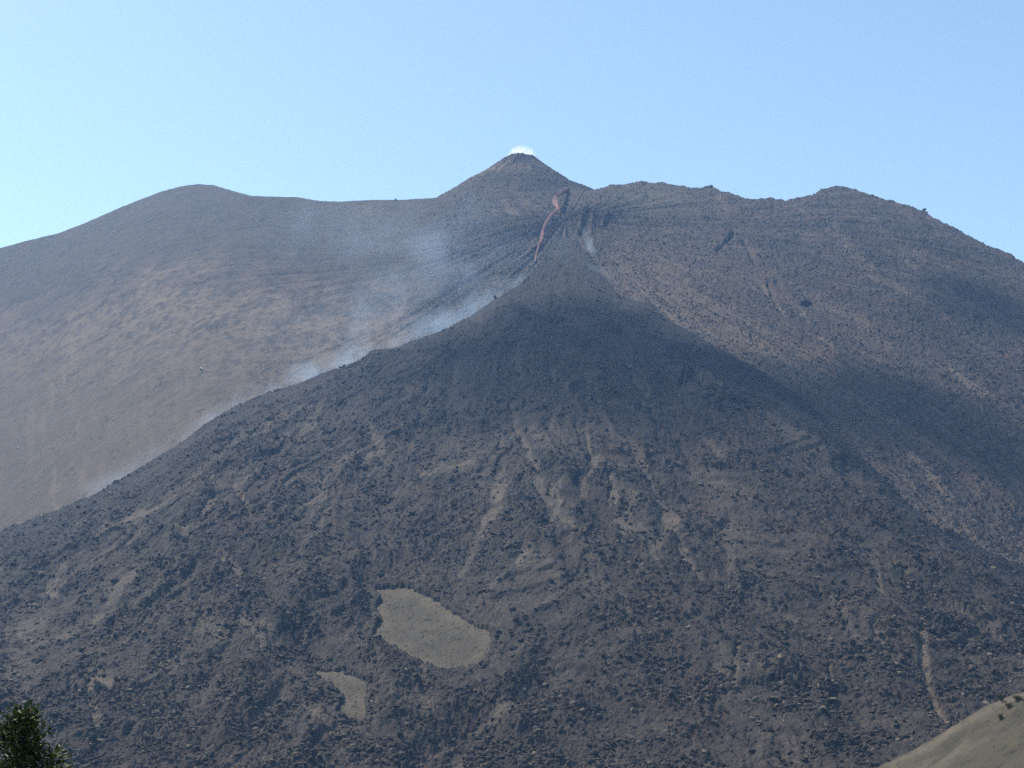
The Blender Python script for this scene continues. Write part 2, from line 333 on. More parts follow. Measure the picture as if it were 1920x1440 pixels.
def build_fan():
    nf, nb = 690, 26
    ye = edge_y(px1)
    PX = np.broadcast_to(px1, (nf, len(px1))).copy()
    PY = ye + (1530 - ye) * np.linspace(0, 1, nf)[:, None]
    Y = B_depth(PX, PY); a, k = ray(PX, PY); X = a * Y; Z = k * Y
    db = (np.linspace(0, 1, nb + 1)[1:] ** 1.2 * 95)[::-1]
    Yb = Y[0] + db[:, None]; Zb = Z[0] - .1 * db[:, None] - .55 * np.maximum(db[:, None] - 6, 0); Xb = a[0] * Yb
    X = np.vstack([Xb, X]); Y = np.vstack([Yb, Y]); Z = np.vstack([Zb, Z])
    PX = np.vstack([np.broadcast_to(px1, (nb, len(px1))), PX]); PY = np.vstack([np.broadcast_to(ye, (nb, len(px1))), PY])
    base = Z.copy()
    din = PY - edge_y(PX); below = sstep(0, 70, din)
    ph, rr = flow(X, Y)
    wob = .05 * fbm(X / 90., Y / 90., 3, 70)
    n_mid = fbm(X / 26., Y / 26., 4, 71); n_f = fbm(X / 8., Y / 8., 3, 72)
    talus = sstep(.02, .42, fbm((ph + wob) * 24, rr / 130., 4, 73) + .3 * n_f - .12 * sstep(150, 0, din))
    # swells and levees running down from the apex
    Z = Z + below * 6.5 * fbm((ph + wob) * 7, rr / 240., 3, 74) * sstep(40, 300, rr)
    Z = Z + below * 2.4 * fbm((ph + wob) * 22, rr / 170., 3, 75, ridged=True) * sstep(160, 450, rr)
    Z = Z + below * 1.2 * fbm((ph + wob) * 64, rr / 120., 3, 69, ridged=True) * sstep(160, 480, rr)
    Z = Z + (.3 + .7 * below) * 2.2 * fbm(X / 42., Y / 42., 3, 76)
    # named forms: valley low centre, dark shelf of the middle flow, its toe, left spurs
    for ln, w, h in (([(1010, 1300), (900, 1350), (780, 1420)], 26, -5), ([(1560, 870), (1400, 800), (1290, 725)], 26, 6), ([(940, 585), (1010, 640), (1100, 640), (1220, 585)], 20, 4),
                     ([(700, 672), (850, 690), (980, 720)], 16, 4), ([(380, 935), (330, 990), (318, 1060)], 14, 4), ([(200, 1010), (100, 1060), (0, 1110)], 22, 5),
                     ([(1080, 905), (1120, 960), (1140, 985)], 14, -5), ([(1160, 920), (1220, 980)], 22, 4), ([(1530, 1060), (1680, 1100), (1900, 1150)], 24, 4), ([(600, 1100), (500, 1220), (420, 1400)], 26, 4),
                     ([(930, 905), (1010, 950), (1080, 1080)], 20, -4), ([(1000, 1260), (940, 1330), (960, 1400)], 30, 5), ([(450, 1060), (540, 1180), (620, 1260)], 20, -4)):
        Z = Z + h * np.exp(-(seg_dist(PX, PY, ln) / w) ** 2)
    # outcrop ribs, pale on their crests
    ribs = [[(1290, 726), (1285, 748)], [(1300, 727), (1310, 740), (1336, 762)], [(1314, 734), (1356, 755)], [(1284, 726), (1272, 745)]]
    for ln in ribs: Z = Z + 3.5 * (1 - sstep(1, 5, seg_dist(PX, PY, ln)))
    d1 = np.minimum(in_poly(PX, PY, CLEAR1), in_poly(PX, PY, CLEAR2)) + 3.5 * perlin(PX / 17., PY / 12., 77) + 3 * perlin(PX / 6., PY / 4.5, 67)
    hole = 1 - sstep(-3.5, 1.5, d1)
    smooth_near = 1 - sstep(10, 45, d1)
    Z = base + (Z - base) * (1 - .9 * smooth_near)
    # blocky surface
    clump = sstep(-.3, .35, perlin(X / 17., Y / 17., 78) + .5 * perlin(X / 6., Y / 6., 79))
    lines = sstep(.66, .90, fbm((ph + wob) * 19, rr / 260., 3, 63, ridged=True) + .2 * n_mid) * sstep(120, 300, rr) * sstep(-.1, .3, perlin(X / 60., Y / 90., 62))
    st = np.clip(2.1 * streaks(PX, PY, FAN_STREAKS), 0, .95)
    zone = sstep(-.28, .3, fbm(X / 46., Y / 60., 3, 61))
    rough = (.55 + .5 * zone) * (1 - .6 * talus) * (1 - .8 * st) * (1 - .65 * lines)
    lobe = fbm((ph + wob) * 11, rr / 80., 4, 60) + .25 * n_mid
    Z = Z + (1 - smooth_near) * (-1.3 * st - 1.1 * lines) + (1 - smooth_near) * sstep(120, 330, rr) * below * (1.5 * sstep(-.03, .05, lobe) + 1.3 * sstep(.22, .29, lobe) + 1.2 * sstep(-.30, -.24, lobe))
    wx = X + 1.2 * perlin(X / 3., Y / 3., 90); wy = Y + 1.2 * perlin(X / 3. + 50, Y / 3., 90)
    dz = rough * (.7 * fbm(X / 7., Y / 7., 3, 80, ridged=True) + 1.1 * blocks(wx / 3.6, wy / 3.6, 81) * (.35 + .65 * clump) + 1.3 * blocks(wx / 7.5, wy / 7.5, 66) * sstep(.0, .4, n_mid)) + (.45 + .55 * rough) * (
        .6 * blocks(wx / 1.9, wy / 1.9, 85) + .22 * blocks(X / 1.1, Y / 1.1, 88)) + .18 * fbm(X / 1.6, Y / 1.6, 2, 89)
    Z = Z + dz * (1 - hole) + .9 * np.exp(-((d1 - 5) / 5.) ** 2) * (.6 + n_f) - 2.6 * hole
    # materials
    ash = .02 + .11 * talus * sstep(-.35, .25, n_f) + .06 * sstep(.05, .5, n_mid) + .10 * sstep(.15, .5, fbm((ph + wob) * 52, rr / 120., 3, 84))
    ash = np.maximum(ash + .36 * lines + .04 * (1 - zone) + .20 * sstep(.12, .5, fbm(X / 1.7, Y / 2.6, 2, 59)), st * (.62 + .4 * n_f)) * (1 - .5 * sstep(60, 0, din))  # the fine pale specks paint sunlit rock tops
    lowleft = sstep(950, 1200, PY) * (1 - sstep(450, 900, PX))
    ash = ash + .10 * lowleft * sstep(-.3, .3, n_mid)
    rust = .55 * sstep(.08, .45, fbm(X / 34. + 9, Y / 34., 3, 82)) + .2 * sstep(1100, 1400, PY)
    shade_band = np.exp(-(seg_dist(PX, PY, [(860, 680), (1000, 660), (1150, 670), (1330, 690), (1470, 770), (1620, 860)]) / 70.) ** 2)  # course of the cloud shadow, darkened in the rock colour too
    fresh = np.clip(1.1 * np.exp(-(((PX - 1060) / 130.) ** 2 + ((PY - 530) / 110.) ** 2)) + .4 * sstep(.0, .45, fbm(X / 15., Y / 10., 4, 68)) + .2 * shade_band * (.7 + .5 * n_mid) + (.35 + .65 * sstep(1080, 1180, PX)) * sstep(130, 0, din) + .35 * sstep(.05, .4, fbm((ph + wob) * 9 + 4, rr / 200., 3, 83)) * (1 - talus), 0, 1)  # part is painted shade: hollows between blocks and the cloud-shadow band
    olive = .35 * sstep(.1, .5, n_mid) * sstep(700, 1100, PY)
    V = np.stack([X, Y, Z], -1)
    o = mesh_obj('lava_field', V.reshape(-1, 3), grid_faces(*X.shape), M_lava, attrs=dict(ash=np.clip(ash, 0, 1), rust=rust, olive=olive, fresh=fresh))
    tag(o, kind='structure')
    # the two pockets of old ash ground the lava flowed round
    for poly, nm in ((CLEAR1, 1), (CLEAR2, 2)):
        xs = np.arange(min(p[0] for p in poly) - 14, max(p[0] for p in poly) + 14, 1.3); yy = np.arange(min(p[1] for p in poly) - 12, max(p[1] for p in poly) + 12, 1.3)
        QX, QY = np.meshgrid(xs, yy)
        D = B_depth(QX, QY); qa, qk = ray(QX, QY); x = qa * D; z = qk * D
        sd = in_poly(QX, QY, poly)
        z = z - .5 + .25 * fbm(x / 6., D / 6., 3, 100) + .22 * fbm(x / 1.3, D / 1.3, 2, 101) - 3.0 * sstep(6, 14, sd)
        z = z + .5 * np.maximum(blocks(x / 1.1, D / 1.1, 102) - .7, 0) + .5 * fbm(x / 14., D / 14., 2, 105)
        g = fbm(x / 9., D / 9., 4, 103); g2 = fbm(x / 1.6, D / 1.6, 3, 104)
        edge = sstep(-26, -4, sd)
        co = mesh_obj('ash_ground', np.stack([x, D, z], -1).reshape(-1, 3), grid_faces(*x.shape), M_clear,
                      attrs=dict(ash=np.clip(.25 + .5 * g + .4 * edge, 0, 1), rust=np.clip(.4 * g, 0, 1), olive=np.clip(.15 + .6 * g2 + .3 * g - .4 * edge, 0, .8), fresh=np.clip(sstep(.1, .45, g2) * .35 + .2 * sstep(.2, .6, fbm(x / 4., D / 4., 3, 106)), 0, 1)))
        tag(co, kind='structure')
    return dict(P=V[nb:], PX=PX[nb:], PY=PY[nb:], talus=talus[nb:], hole=d1[nb:])

def build_cone():
    cx, cy = 981, 1440.
    top = pt(cx, 287, cy); m = cy / F / (cp)              # metres per photo pixel
    Lf = ([0, 12, 21, 38, 73, 108, 151, 260, 420], [2, 1, 3, 12, 37, 57, 86, 150, 235]); Rt = ([0, 10, 19, 26, 42, 67, 97, 130, 260, 420], [2, 3, 6, 11, 24, 42, 63, 77, 150, 240])
    n, q = 420, 190
    th = np.linspace(0, 2 * np.pi, n + 1); r = np.linspace(0, 1, q) ** 1.1 * 245 * m
    T, Rr = np.meshgrid(th, r)
    X = top[0] + Rr * np.cos(T); Y = top[1] + .62 * Rr * np.sin(T)
    w = .5 + .5 * np.cos(T)
    rp = Rr / m
    drop = np.interp(rp, *Lf) * (1 - w) + np.interp(rp, *Rt) * w
    Z = top[2] - drop * m - 6 * np.exp(-(rp / 11.) ** 2)
    tt = np.minimum(np.cos(T), 1)
    Z = Z + np.clip(rp / 25, 0, 1) * (1.6 * fbm(T * 0 + np.cos(T) * 3, np.sin(T) * 3 + Rr / 60., 3, 110) + .9 * fbm(X / 7., Y / 7., 3, 111) + .7 * blocks(X / 3., Y / 3., 112))
    PXc = 960 + (X - 0) / Y * F * cp; drop_px = drop
    n1 = fbm(X / 9., Y / 9., 4, 113)
    band = np.exp(-((drop_px - 40 + 10 * n1) / 13.) ** 2) * sstep(0, .3, n1 + .35) * .7 + np.exp(-((drop_px - 22) / 8.) ** 2) * sstep(.1, .4, n1) * .6
    ash = np.clip(.10 + 1.5 * band + .3 * n1 + .25 * sstep(.2, .5, fbm(T * 9, rp / 60., 3, 114)), 0, 1)
    o = mesh_obj('summit_cone', np.stack([X, Y, Z], -1).reshape(-1, 3), grid_faces(*X.shape), M_old, attrs=dict(ash=ash, rust=.15 + 0 * ash, olive=.25 + .4 * n1, fresh=np.clip(sstep(16, 6, drop_px) * .5 + .25 * sstep(0, .3, n1), 0, 1)))
    tag(o, kind='structure')
    return top, m

def build_hill():
    crest = pl([(1100, 1700), (1300, 1610), (1500, 1510), (1600, 1462), (1640, 1441), (1700, 1412), (1745, 1387), (1780, 1366), (1800, 1354), (1825, 1338), (1850, 1324), (1868, 1316), (1885, 1309), (1905, 1301), (1925, 1297), (2000, 1280), (2200, 1245), (2700, 1215), (3300, 1260), (4000, 1420), (5200, 1850)])
    x1 = np.concatenate([np.arange(1150, 2250, 1.7), np.arange(2250, 5200, 9.)]); nf, nb = 330, 50
    yc = crest(x1); Yc = 205 - (x1 - 1900) * .03
    kc = ray(x1, yc)[1]; s = .30
    ac = ray(x1, yc)[0]
    d = np.concatenate([(np.linspace(0, 1, nb + 1)[1:] ** 1.2 * 110)[::-1], -(np.linspace(0, 1, nf)) * 110])[:, None]
    Y = Yc + d; X = ac * Y
    zc = kc * Yc
    front = np.maximum(-d, 0); back = np.maximum(d, 0)
    Z = zc - s * front - .06 * np.minimum(front, 5) * 0 - .25 * back - .3 * np.maximum(back - 5, 0)
    ind = np.clip(np.abs(d) / 6., .15, 1)
    Z = Z + ind * (.9 * fbm(X / 22., Y / 22., 3, 120)) + .14 * fbm(X / 2.5, Y / 2.5, 3, 121) + .09 * fbm(X / .7, Y / .7, 2, 122) + .25 * np.maximum(blocks(X / 1.1, Y / 1.1, 126) - .8, 0)
    PXg = np.broadcast_to(x1, X.shape)
    n1 = fbm(X / 6., Y / 6., 4, 123); n2 = fbm(X / .9, Y / .9, 3, 124)
    fr = -d + 0 * X
    trail = np.exp(-((fr - 1.5 - .8 * n1) / 1.6) ** 2) * .55 + np.exp(-((fr - 7.5 - .03 * (PXg - 1650) * .6 + 2 * n1) / 1.8) ** 2) * .38 * sstep(1930, 1780, PXg)
    ash = np.clip(trail + .14 + .22 * n1 + .1 * n2, 0, 1)
    rust = np.clip(.8 * np.exp(-(((PXg - 1783) / 12.) ** 2 + ((fr - .6) / .9) ** 2)) + .25 * np.exp(-((fr - 8) / 3.) ** 2) * sstep(0, .3, n1), 0, 1)
    olive = np.clip(.15 + .7 * n1 + .3 * n2, 0, .8) * sstep(1, 6, fr)
    o = mesh_obj('ash_hill', np.stack([X, Y, Z], -1).reshape(-1, 3), grid_faces(*X.shape), M_hill, attrs=dict(ash=ash, rust=rust, olive=olive, fresh=np.clip(sstep(.15, .5, n2) * .5 + .45 * sstep(.1, .5, fbm(X / 2.2, Y / 2.2, 3, 125)), 0, 1)))
    tag(o, kind='structure')
    return dict(P=np.stack([X, Y, Z], -1), nb=nb, x1=x1)

def build_ground():
    n, q = 240, 150
    th = np.linspace(0, 2 * np.pi, n + 1); r = np.concatenate([[0], np.geomspace(1.5, 6500, q - 1)])
    T, Rr = np.meshgrid(th, r); X = Rr * np.sin(T); Y = Rr * np.cos(T)
    Z = -1.75 - np.interp(Rr, [0, 20, 60, 150, 330, 450, 7000], [0, 2.6, 9, 24, 50, 56, 58]) + np.clip(Rr / 30, 0, 1) * .6 * fbm(X / 12., Y / 12., 3, 130)
    o = mesh_obj('ground', np.stack([X, Y, Z], -1).reshape(-1, 3), grid_faces(*X.shape), M_ground, smooth=True)
    tag(o, kind='structure')

A = build_old(); B = build_fan(); CONE_TOP, CM = build_cone(); H = build_hill(); build_ground()

def find(G, px, py):
    c = int(round((px - px1[0]) / STEP)); c = min(max(c, 0), len(px1) - 1)
    r = int(np.argmin(np.abs(G['PY'][:, c] - py)))
    return G['P'][r, c].copy()

# ------------------------------------------------------------------ rocks
def ico():
    p = (1 + 5 ** .5) / 2
    v = np.array([(-1, p, 0), (1, p, 0), (-1, -p, 0), (1, -p, 0), (0, -1, p), (0, 1, p), (0, -1, -p), (0, 1, -p), (p, 0, -1), (p, 0, 1), (-p, 0, -1), (-p, 0, 1)], float)
    f = np.array([(0, 11, 5), (0, 5, 1), (0, 1, 7), (0, 7, 10), (0, 10, 11), (1, 5, 9), (5, 11, 4), (11, 10, 2), (10, 7, 6), (7, 1, 8), (3, 9, 4), (3, 4, 2), (3, 2, 6), (3, 6, 8), (3, 8, 9), (4, 9, 5), (2, 4, 11), (6, 2, 10), (8, 6, 7), (9, 8, 1)])
    return v / np.linalg.norm(v[0]), f
IV, IF = ico()
def scatter(name, pts, sizes, mat, flat=.75, seed=1):
    g = np.random.default_rng(seed); n = len(pts)
    v = IV[None] * (1 + g.uniform(-.38, .3, (n, 12, 1)))
    sc_ = g.uniform(.6, 1.35, (n, 1, 3)); sc_[..., 2] *= flat
    v = v * sc_
    a = g.uniform(0, 2 * np.pi, n); b = g.uniform(-.6, .6, n)
    ca, sa, cb, sb = np.cos(a)[:, None], np.sin(a)[:, None], np.cos(b)[:, None], np.sin(b)[:, None]
    x, y, z = v[..., 0], v[..., 1], v[..., 2]
    y, z = y * cb - z * sb, y * sb + z * cb
    x, y = x * ca - y * sa, x * sa + y * ca
    v = np.stack([x, y, z], -1) * sizes[:, None, None] + pts[:, None, :]
    f = (IF[None] + 12 * np.arange(n)[:, None, None]).reshape(-1, 3)
    at = {k: np.repeat(np.where(g.random(n) < .18, g.uniform(.5, 1.3, n), g.uniform(lo, hi, n)) if k == 'ash' else g.uniform(lo, hi, n), 12) for k, lo, hi in (('ash', 0, .25), ('rust', 0, .4), ('olive', 0, .1), ('fresh', 0, .2))}  # some rocks coloured paler to stand in for glinting lit faces
    return mesh_obj(name, v.reshape(-1, 3), f, mat, attrs=at)

nr, ncol = B['talus'].shape
cand = rng.integers(0, nr * ncol, 150000)
tl = B['talus'].ravel()[cand]; hl = B['hole'].ravel()[cand]
cl = perlin(B['P'][..., 0].ravel()[cand] / 14., B['P'][..., 1].ravel()[cand] / 14., 140)
keep = (rng.random(len(cand)) < (1 - .75 * tl) * np.clip(.35 + 1.5 * cl, .05, 1)) & (hl > 3) & (B['PY'].ravel()[cand] < 1500)
cand = cand[keep]
pp = B['P'].reshape(-1, 3)[cand]; sz = .24 + .9 * rng.random(len(cand)) ** 4 + .12 * rng.random(len(cand))
pp[:, 2] += sz * .2
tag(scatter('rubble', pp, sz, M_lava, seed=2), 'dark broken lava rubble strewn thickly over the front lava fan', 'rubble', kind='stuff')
nrA, ncA = A['rough'].shape
cand = rng.integers(0, nrA * ncA, 90000)
ra = A['rough'].ravel()[cand]
keep = (rng.random(len(cand)) < .008 + .95 * ra ** 1.5)
cand = cand[keep]; pp = A['P'].reshape(-1, 3)[cand]; sz = .62 * (.4 + 1.3 * rng.random(len(cand)) ** 5) * (.3 + .7 * ra[keep])
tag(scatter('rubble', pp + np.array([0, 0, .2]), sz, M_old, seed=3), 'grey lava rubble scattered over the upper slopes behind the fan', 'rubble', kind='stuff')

def boulder_mesh(name, seed, mat, jag=.35, stretch=(1, 1, 1)):
    """angular faceted rock with a flat-ish foot, unit size"""
    import bmesh
    bm = bmesh.new(); bmesh.ops.create_icosphere(bm, subdivisions=3, radius=1)
    g = np.random.default_rng(seed)
    planes = [(lambda v: (v / np.linalg.norm(v), g.uniform(.55, .92)))(g.normal(size=3)) for _ in range(13)]
    for v in bm.verts:
        p = np.array(v.co)
        for nrm, d in planes:
            e = p @ nrm
            if e > d: p = p - nrm * (e - d)
        p = p * (1 + jag * .12 * g.normal())
        v.co = p * np.array(stretch)
    me = bpy.data.meshes.new(name); bm.to_mesh(me); bm.free(); me.materials.append(mat)
    return me

pale_meshes = [boulder_mesh('pale_stone', s, M_pale, .3, (1.2, 1, .8)) for s in (11, 12, 13)]
dark_meshes = [boulder_mesh('lava_block', s, M_rock, .5, st) for s, st in ((21, (1.1, .9, .9)), (22, (1.4, .9, .7)), (23, (.8, .8, 1.2)), (24, (1, 1.2, .8)))]
def put(me, name, p, size, label, cat, group=None, rz=None):
    o = bpy.data.objects.new(name, me); C.objects.link(o)
    o.location = p; o.scale = (size,) * 3
    o.rotation_euler = (random.uniform(-.3, .3), random.uniform(-.3, .3), random.uniform(0, 6.28) if rz is None else rz)
    return tag(o, label, cat, group)

pale = [(307, 420), (143, 442), (485, 457), (480, 473), (410, 388), (557, 408), (739, 411), (728, 484), (218, 637), (317, 658), (344, 720), (735, 602), (637, 430), (116, 453), (331, 436),
        (34, 842), (585, 393), (513, 429), (608, 520), (650, 500), (460, 610), (545, 560), (400, 520), (230, 520), (170, 560), (97, 610), (250, 590), (670, 470), (690, 450), (600, 455), (365, 470), (280, 500), (60, 700), (430, 700), (500, 660), (120, 760)]
for i, (x, y) in enumerate(pale):
    put(pale_meshes[i % 3], 'pale_stone', find(A, x, y) + np.array([0, 0, .3]), .5 + .55 * random.random() ** 2, 'small pale stone lying loose on the smooth grey brown old slope', 'stone', 'pale stones dotted over the old slope')
for i, (x, y) in enumerate([(789, 491), (800, 511), (877, 514), (928, 522), (862, 546), (905, 500), (772, 480), (840, 470), (795, 560), (780, 600)]):
    put(pale_meshes[i % 3], 'pale_stone', find(A, x, y) + np.array([0, 0, .3]), .6 + .4 * random.random(), 'small white stone on the dark lava slope below the summit cone', 'stone', 'white stones on the dark slope under the cone')
put(boulder_mesh('boulder', 31, M_tanrock, .25, (1.1, .9, .95)), 'boulder', find(A, 377, 694) + np.array([0, 0, .8]), 1.55, 'lone tan boulder, the biggest stone on the smooth old slope', 'boulder')
put(dark_meshes[2], 'lava_block', find(A, 742, 376) + np.array([0, 0, .6]), 1.8, 'squat dark rock breaking the skyline on the saddle beside the summit cone', 'rock')
put(dark_meshes[2], 'lava_block', find(B, 929, 564) + np.array([0, 0, .9]), 1.7, 'upright dark pinnacle of lava on the smoking ridge', 'rock')
put(dark_meshes[0], 'lava_block', find(A, 1333, 354) + np.array([0, 0, .2]), 2.2, 'blocky rock knob on the skyline between the olive dome and the saddle', 'rock')
put(dark_meshes[1], 'lava_block', find(A, 1510, 574) + np.array([0, 0, .6]), 4.2, 'isolated dark crag on the far grey slope below the highest shoulder', 'rock')
put(dark_meshes[3], 'lava_block', find(A, 1733, 398) + np.array([0, 0, .2]), 1.7, 'dark knob where the right skyline steepens', 'rock')
put(dark_meshes[1], 'lava_block', find(B, 216, 1118) + np.array([0, 0, .5]), 1.9, 'large tilted dark slab in the rubble at the lower left', 'rock', rz=.6)
put(dark_meshes[1], 'lava_block', find(B, 303, 996) + np.array([0, 0, .5]), 1.8, 'long dark block lying on the pale scarp of the left spur', 'rock')
put(dark_meshes[0], 'lava_block', find(B, 1470, 912) + np.array([0, 0, .4]), 2.0, 'dark block at the edge of the pale talus on the right flank', 'rock')
put(dark_meshes[2], 'lava_block', find(B, 1832, 1318) + np.array([0, 0, .3]), .9, 'single round dark rock just above the grassy hill', 'rock')
put(dark_meshes[3], 'lava_block', find(B, 1625, 1050) + np.array([0, 0, .5]), 1.9, 'dark boulder in the black lava right of centre', 'rock')
for i, (x, y) in enumerate([(1322, 778), (1345, 783), (1352, 795), (1368, 788), (1385, 798), (1405, 800), (1416, 806), (1428, 798), (1395, 780), (1334, 772), (1440, 812), (1376, 775)]):
    put(dark_meshes[i % 4], 'lava_block', find(B, x, y) + np.array([0, 0, .5]), 1.5 + 1.2 * random.random(), 'grey angular block in the line of broken slabs below the ribbed outcrop', 'rock', 'broken slabs below the ribbed outcrop')
k = 0
while k < 70:
    x = random.uniform(10, 1900); y = random.uniform(860, 1430)
    if y < edge_y(x) + 30: continue
    p = find(B, x, y)
    if in_poly(np.array([x]), np.array([y]), CLEAR1)[0] < 12 or in_poly(np.array([x]), np.array([y]), CLEAR2)[0] < 12: continue
    if y > 1440 - (x - 1600) * .5: continue
    put(dark_meshes[k % 4], 'lava_block', p + np.array([0, 0, .3]), .75 + .8 * random.random() ** 2, 'dark jagged lava block standing out of the rubble of the front lava field', 'rock', 'larger lava blocks on the front lava field')
    k += 1

# ------------------------------------------------------------------ red lava stream
def lava_stream():
    path = STREAM
    wid = [3.2, 3.4, 3.2, 3.2, 4.0, 4.0, 3.2, 3.6, 3.2, 2.8, 2.6, 2.4, 2.4, 2.2, 2, 1.6, 1.2]
    fine = []
    for i in range(len(path) - 1):
        for q in range(6):
            t = q / 6; fine.append((*(np.array(path[i]) * (1 - t) + np.array(path[i + 1]) * t + rng.normal(size=2) * .35), (wid[i] * (1 - t) + wid[i + 1] * t) * rng.uniform(.85, 1.4)))
    V = []; heat = []
    K = 7
    fine = np.array(fine)
    for _ in range(1): fine[1:-1] = (fine[:-2] + 2 * fine[1:-1] + fine[2:]) / 4
    cens = np.array([np.mean([find(A, x + dx, y + dy) for dx in (-2, 0, 2) for dy in (-2, 0, 2)], 0) for x, y, w in fine])
    for _ in range(4): cens[1:-1] = (cens[:-2] + 2 * cens[1:-1] + cens[2:]) / 4
    for i, (x, y, w) in enumerate(fine):
        a2 = fine[min(i + 1, len(fine) - 1)] - fine[max(i - 1, 0)]
        nx, ny = -a2[1], a2[0]; ln = math.hypot(nx, ny) or 1
        for j in range(K):
            u = (j / (K - 1) - .5) * 2
            sc_ = cens[i][1] / F
            p = cens[i] + np.array([nx / ln * u * w * sc_, -1.9 - .4 * (1 - u * u), -ny / ln * u * w * sc_ * .9 + .5 + .3 * math.sin(i * 1.7 + j)])
            V.append(p); heat.append(np.clip(1.1 - i / len(fine) * 1.45, 0, 1) * (1 - .3 * u * u))
    V = np.array(V); n = len(fine)
    Vb = V + np.array([0, 2.5, -3.])
    f1 = grid_faces(n, K); f2 = grid_faces(n, K)[:, ::-1] + n * K
    idx = np.arange(n * K).reshape(n, K)
    side = [np.stack([idx[:-1, e], idx[1:, e], idx[1:, e] + n * K, idx[:-1, e] + n * K], -1) for e in (0, K - 1)]
    t = NT('hot_lava'); co = t.coord()
    nz = t.ramp(t.noise(co, .35, 4, .7), .35, .7); h = t.attr('heat')
    c = t.mix(h, (.17, .07, .052), (.60, .10, .035)); c = t.mix(t.math('MULTIPLY', nz, .5), c, (.10, .07, .07))
    e = t.math('MULTIPLY', t.math('POWER', h, 1.5), t.math('MULTIPLY_ADD', nz, -.5, .95))
    b = t.n('BsdfPrincipled', {'Base Color': c, 'Roughness': .9, 'Emission Color': (1, .20, .05, 1), 'Emission Strength': e})
    t.link(b.outputs[0], t.out.inputs[0])
    o = mesh_obj('lava_stream', np.vstack([V, Vb]), np.vstack([f1, f2] + side), t.m, attrs=dict(heat=np.array(heat + heat)), smooth=True)
    tag(o, 'thin glowing orange lava stream winding down from the foot of the summit cone', 'lava stream')
lava_stream()

# ------------------------------------------------------------------ plants
def leaf_mat(name, c1, c2):
    t = NT(name)
    rnd = t.n('NewGeometry').outputs['Random Per Island']
    c = t.mix(rnd, c1, c2)
    b = t.n('BsdfPrincipled', {'Base Color': c, 'Roughness': .55, 'Specular IOR Level': .3})
    tr = t.n('BsdfTranslucent', {'Color': c})
    mx = t.n('MixShader', {0: .22, 1: b.outputs[0], 2: tr.outputs[0]})
    t.link(mx.outputs[0], t.out.inputs[0]); return t.m
M_leaf = leaf_mat('leaf', (.006, .014, .003), (.060, .095, .012)); M_red = leaf_mat('young_leaf', (.12, .03, .015), (.16, .06, .02)); M_scrub = leaf_mat('scrub_leaf', (.035, .04, .018), (.11, .11, .045))

def leaves(centres, dirs, length, width, g):
    """folded pointed leaves: 6 verts each, two quads"""
    n = len(centres); d = dirs / np.linalg.norm(dirs, axis=1, keepdims=True)
    up = g.normal(size=(n, 3)) * .45 + np.array([0, 0, 1.])
    s = np.cross(d, up); s /= np.linalg.norm(s, axis=1, keepdims=True); u = np.cross(s, d)
    L = (length * g.uniform(.7, 1.25, n))[:, None]; W = (width * g.uniform(.8, 1.2, n))[:, None]
    droop = -u * L * .12
    base = centres; mid = centres + d * L * .5; tip = centres + d * L + droop
    V = np.stack([base, mid - s * W + u * W * .25, mid + droop * .2, mid + s * W + u * W * .25, tip, base + d * L * .06], 1)
    f = np.array([(0, 1, 4, 2), (0, 2, 4, 3)])
    return V.reshape(-1, 3), (f[None] + 6 * np.arange(n)[:, None, None]).reshape(-1, 4)

def tube(path, radii, k=7):
    V = []; 
    for i, p in enumerate(path):
        d = path[min(i + 1, len(path) - 1)] - path[max(i - 1, 0)]; d = d / np.linalg.norm(d)
        s = np.cross(d, [.3, .9, .1]); s /= np.linalg.norm(s); u = np.cross(s, d)
        for j in range(k):
            a = 2 * math.pi * j / k; V.append(p + radii[i] * (math.cos(a) * s + math.sin(a) * u))
    n = len(path); f = [(i * k + j, i * k + (j + 1) % k, (i + 1) * k + (j + 1) % k, (i + 1) * k + j) for i in range(n - 1) for j in range(k)]
    return np.array(V), np.array(f)

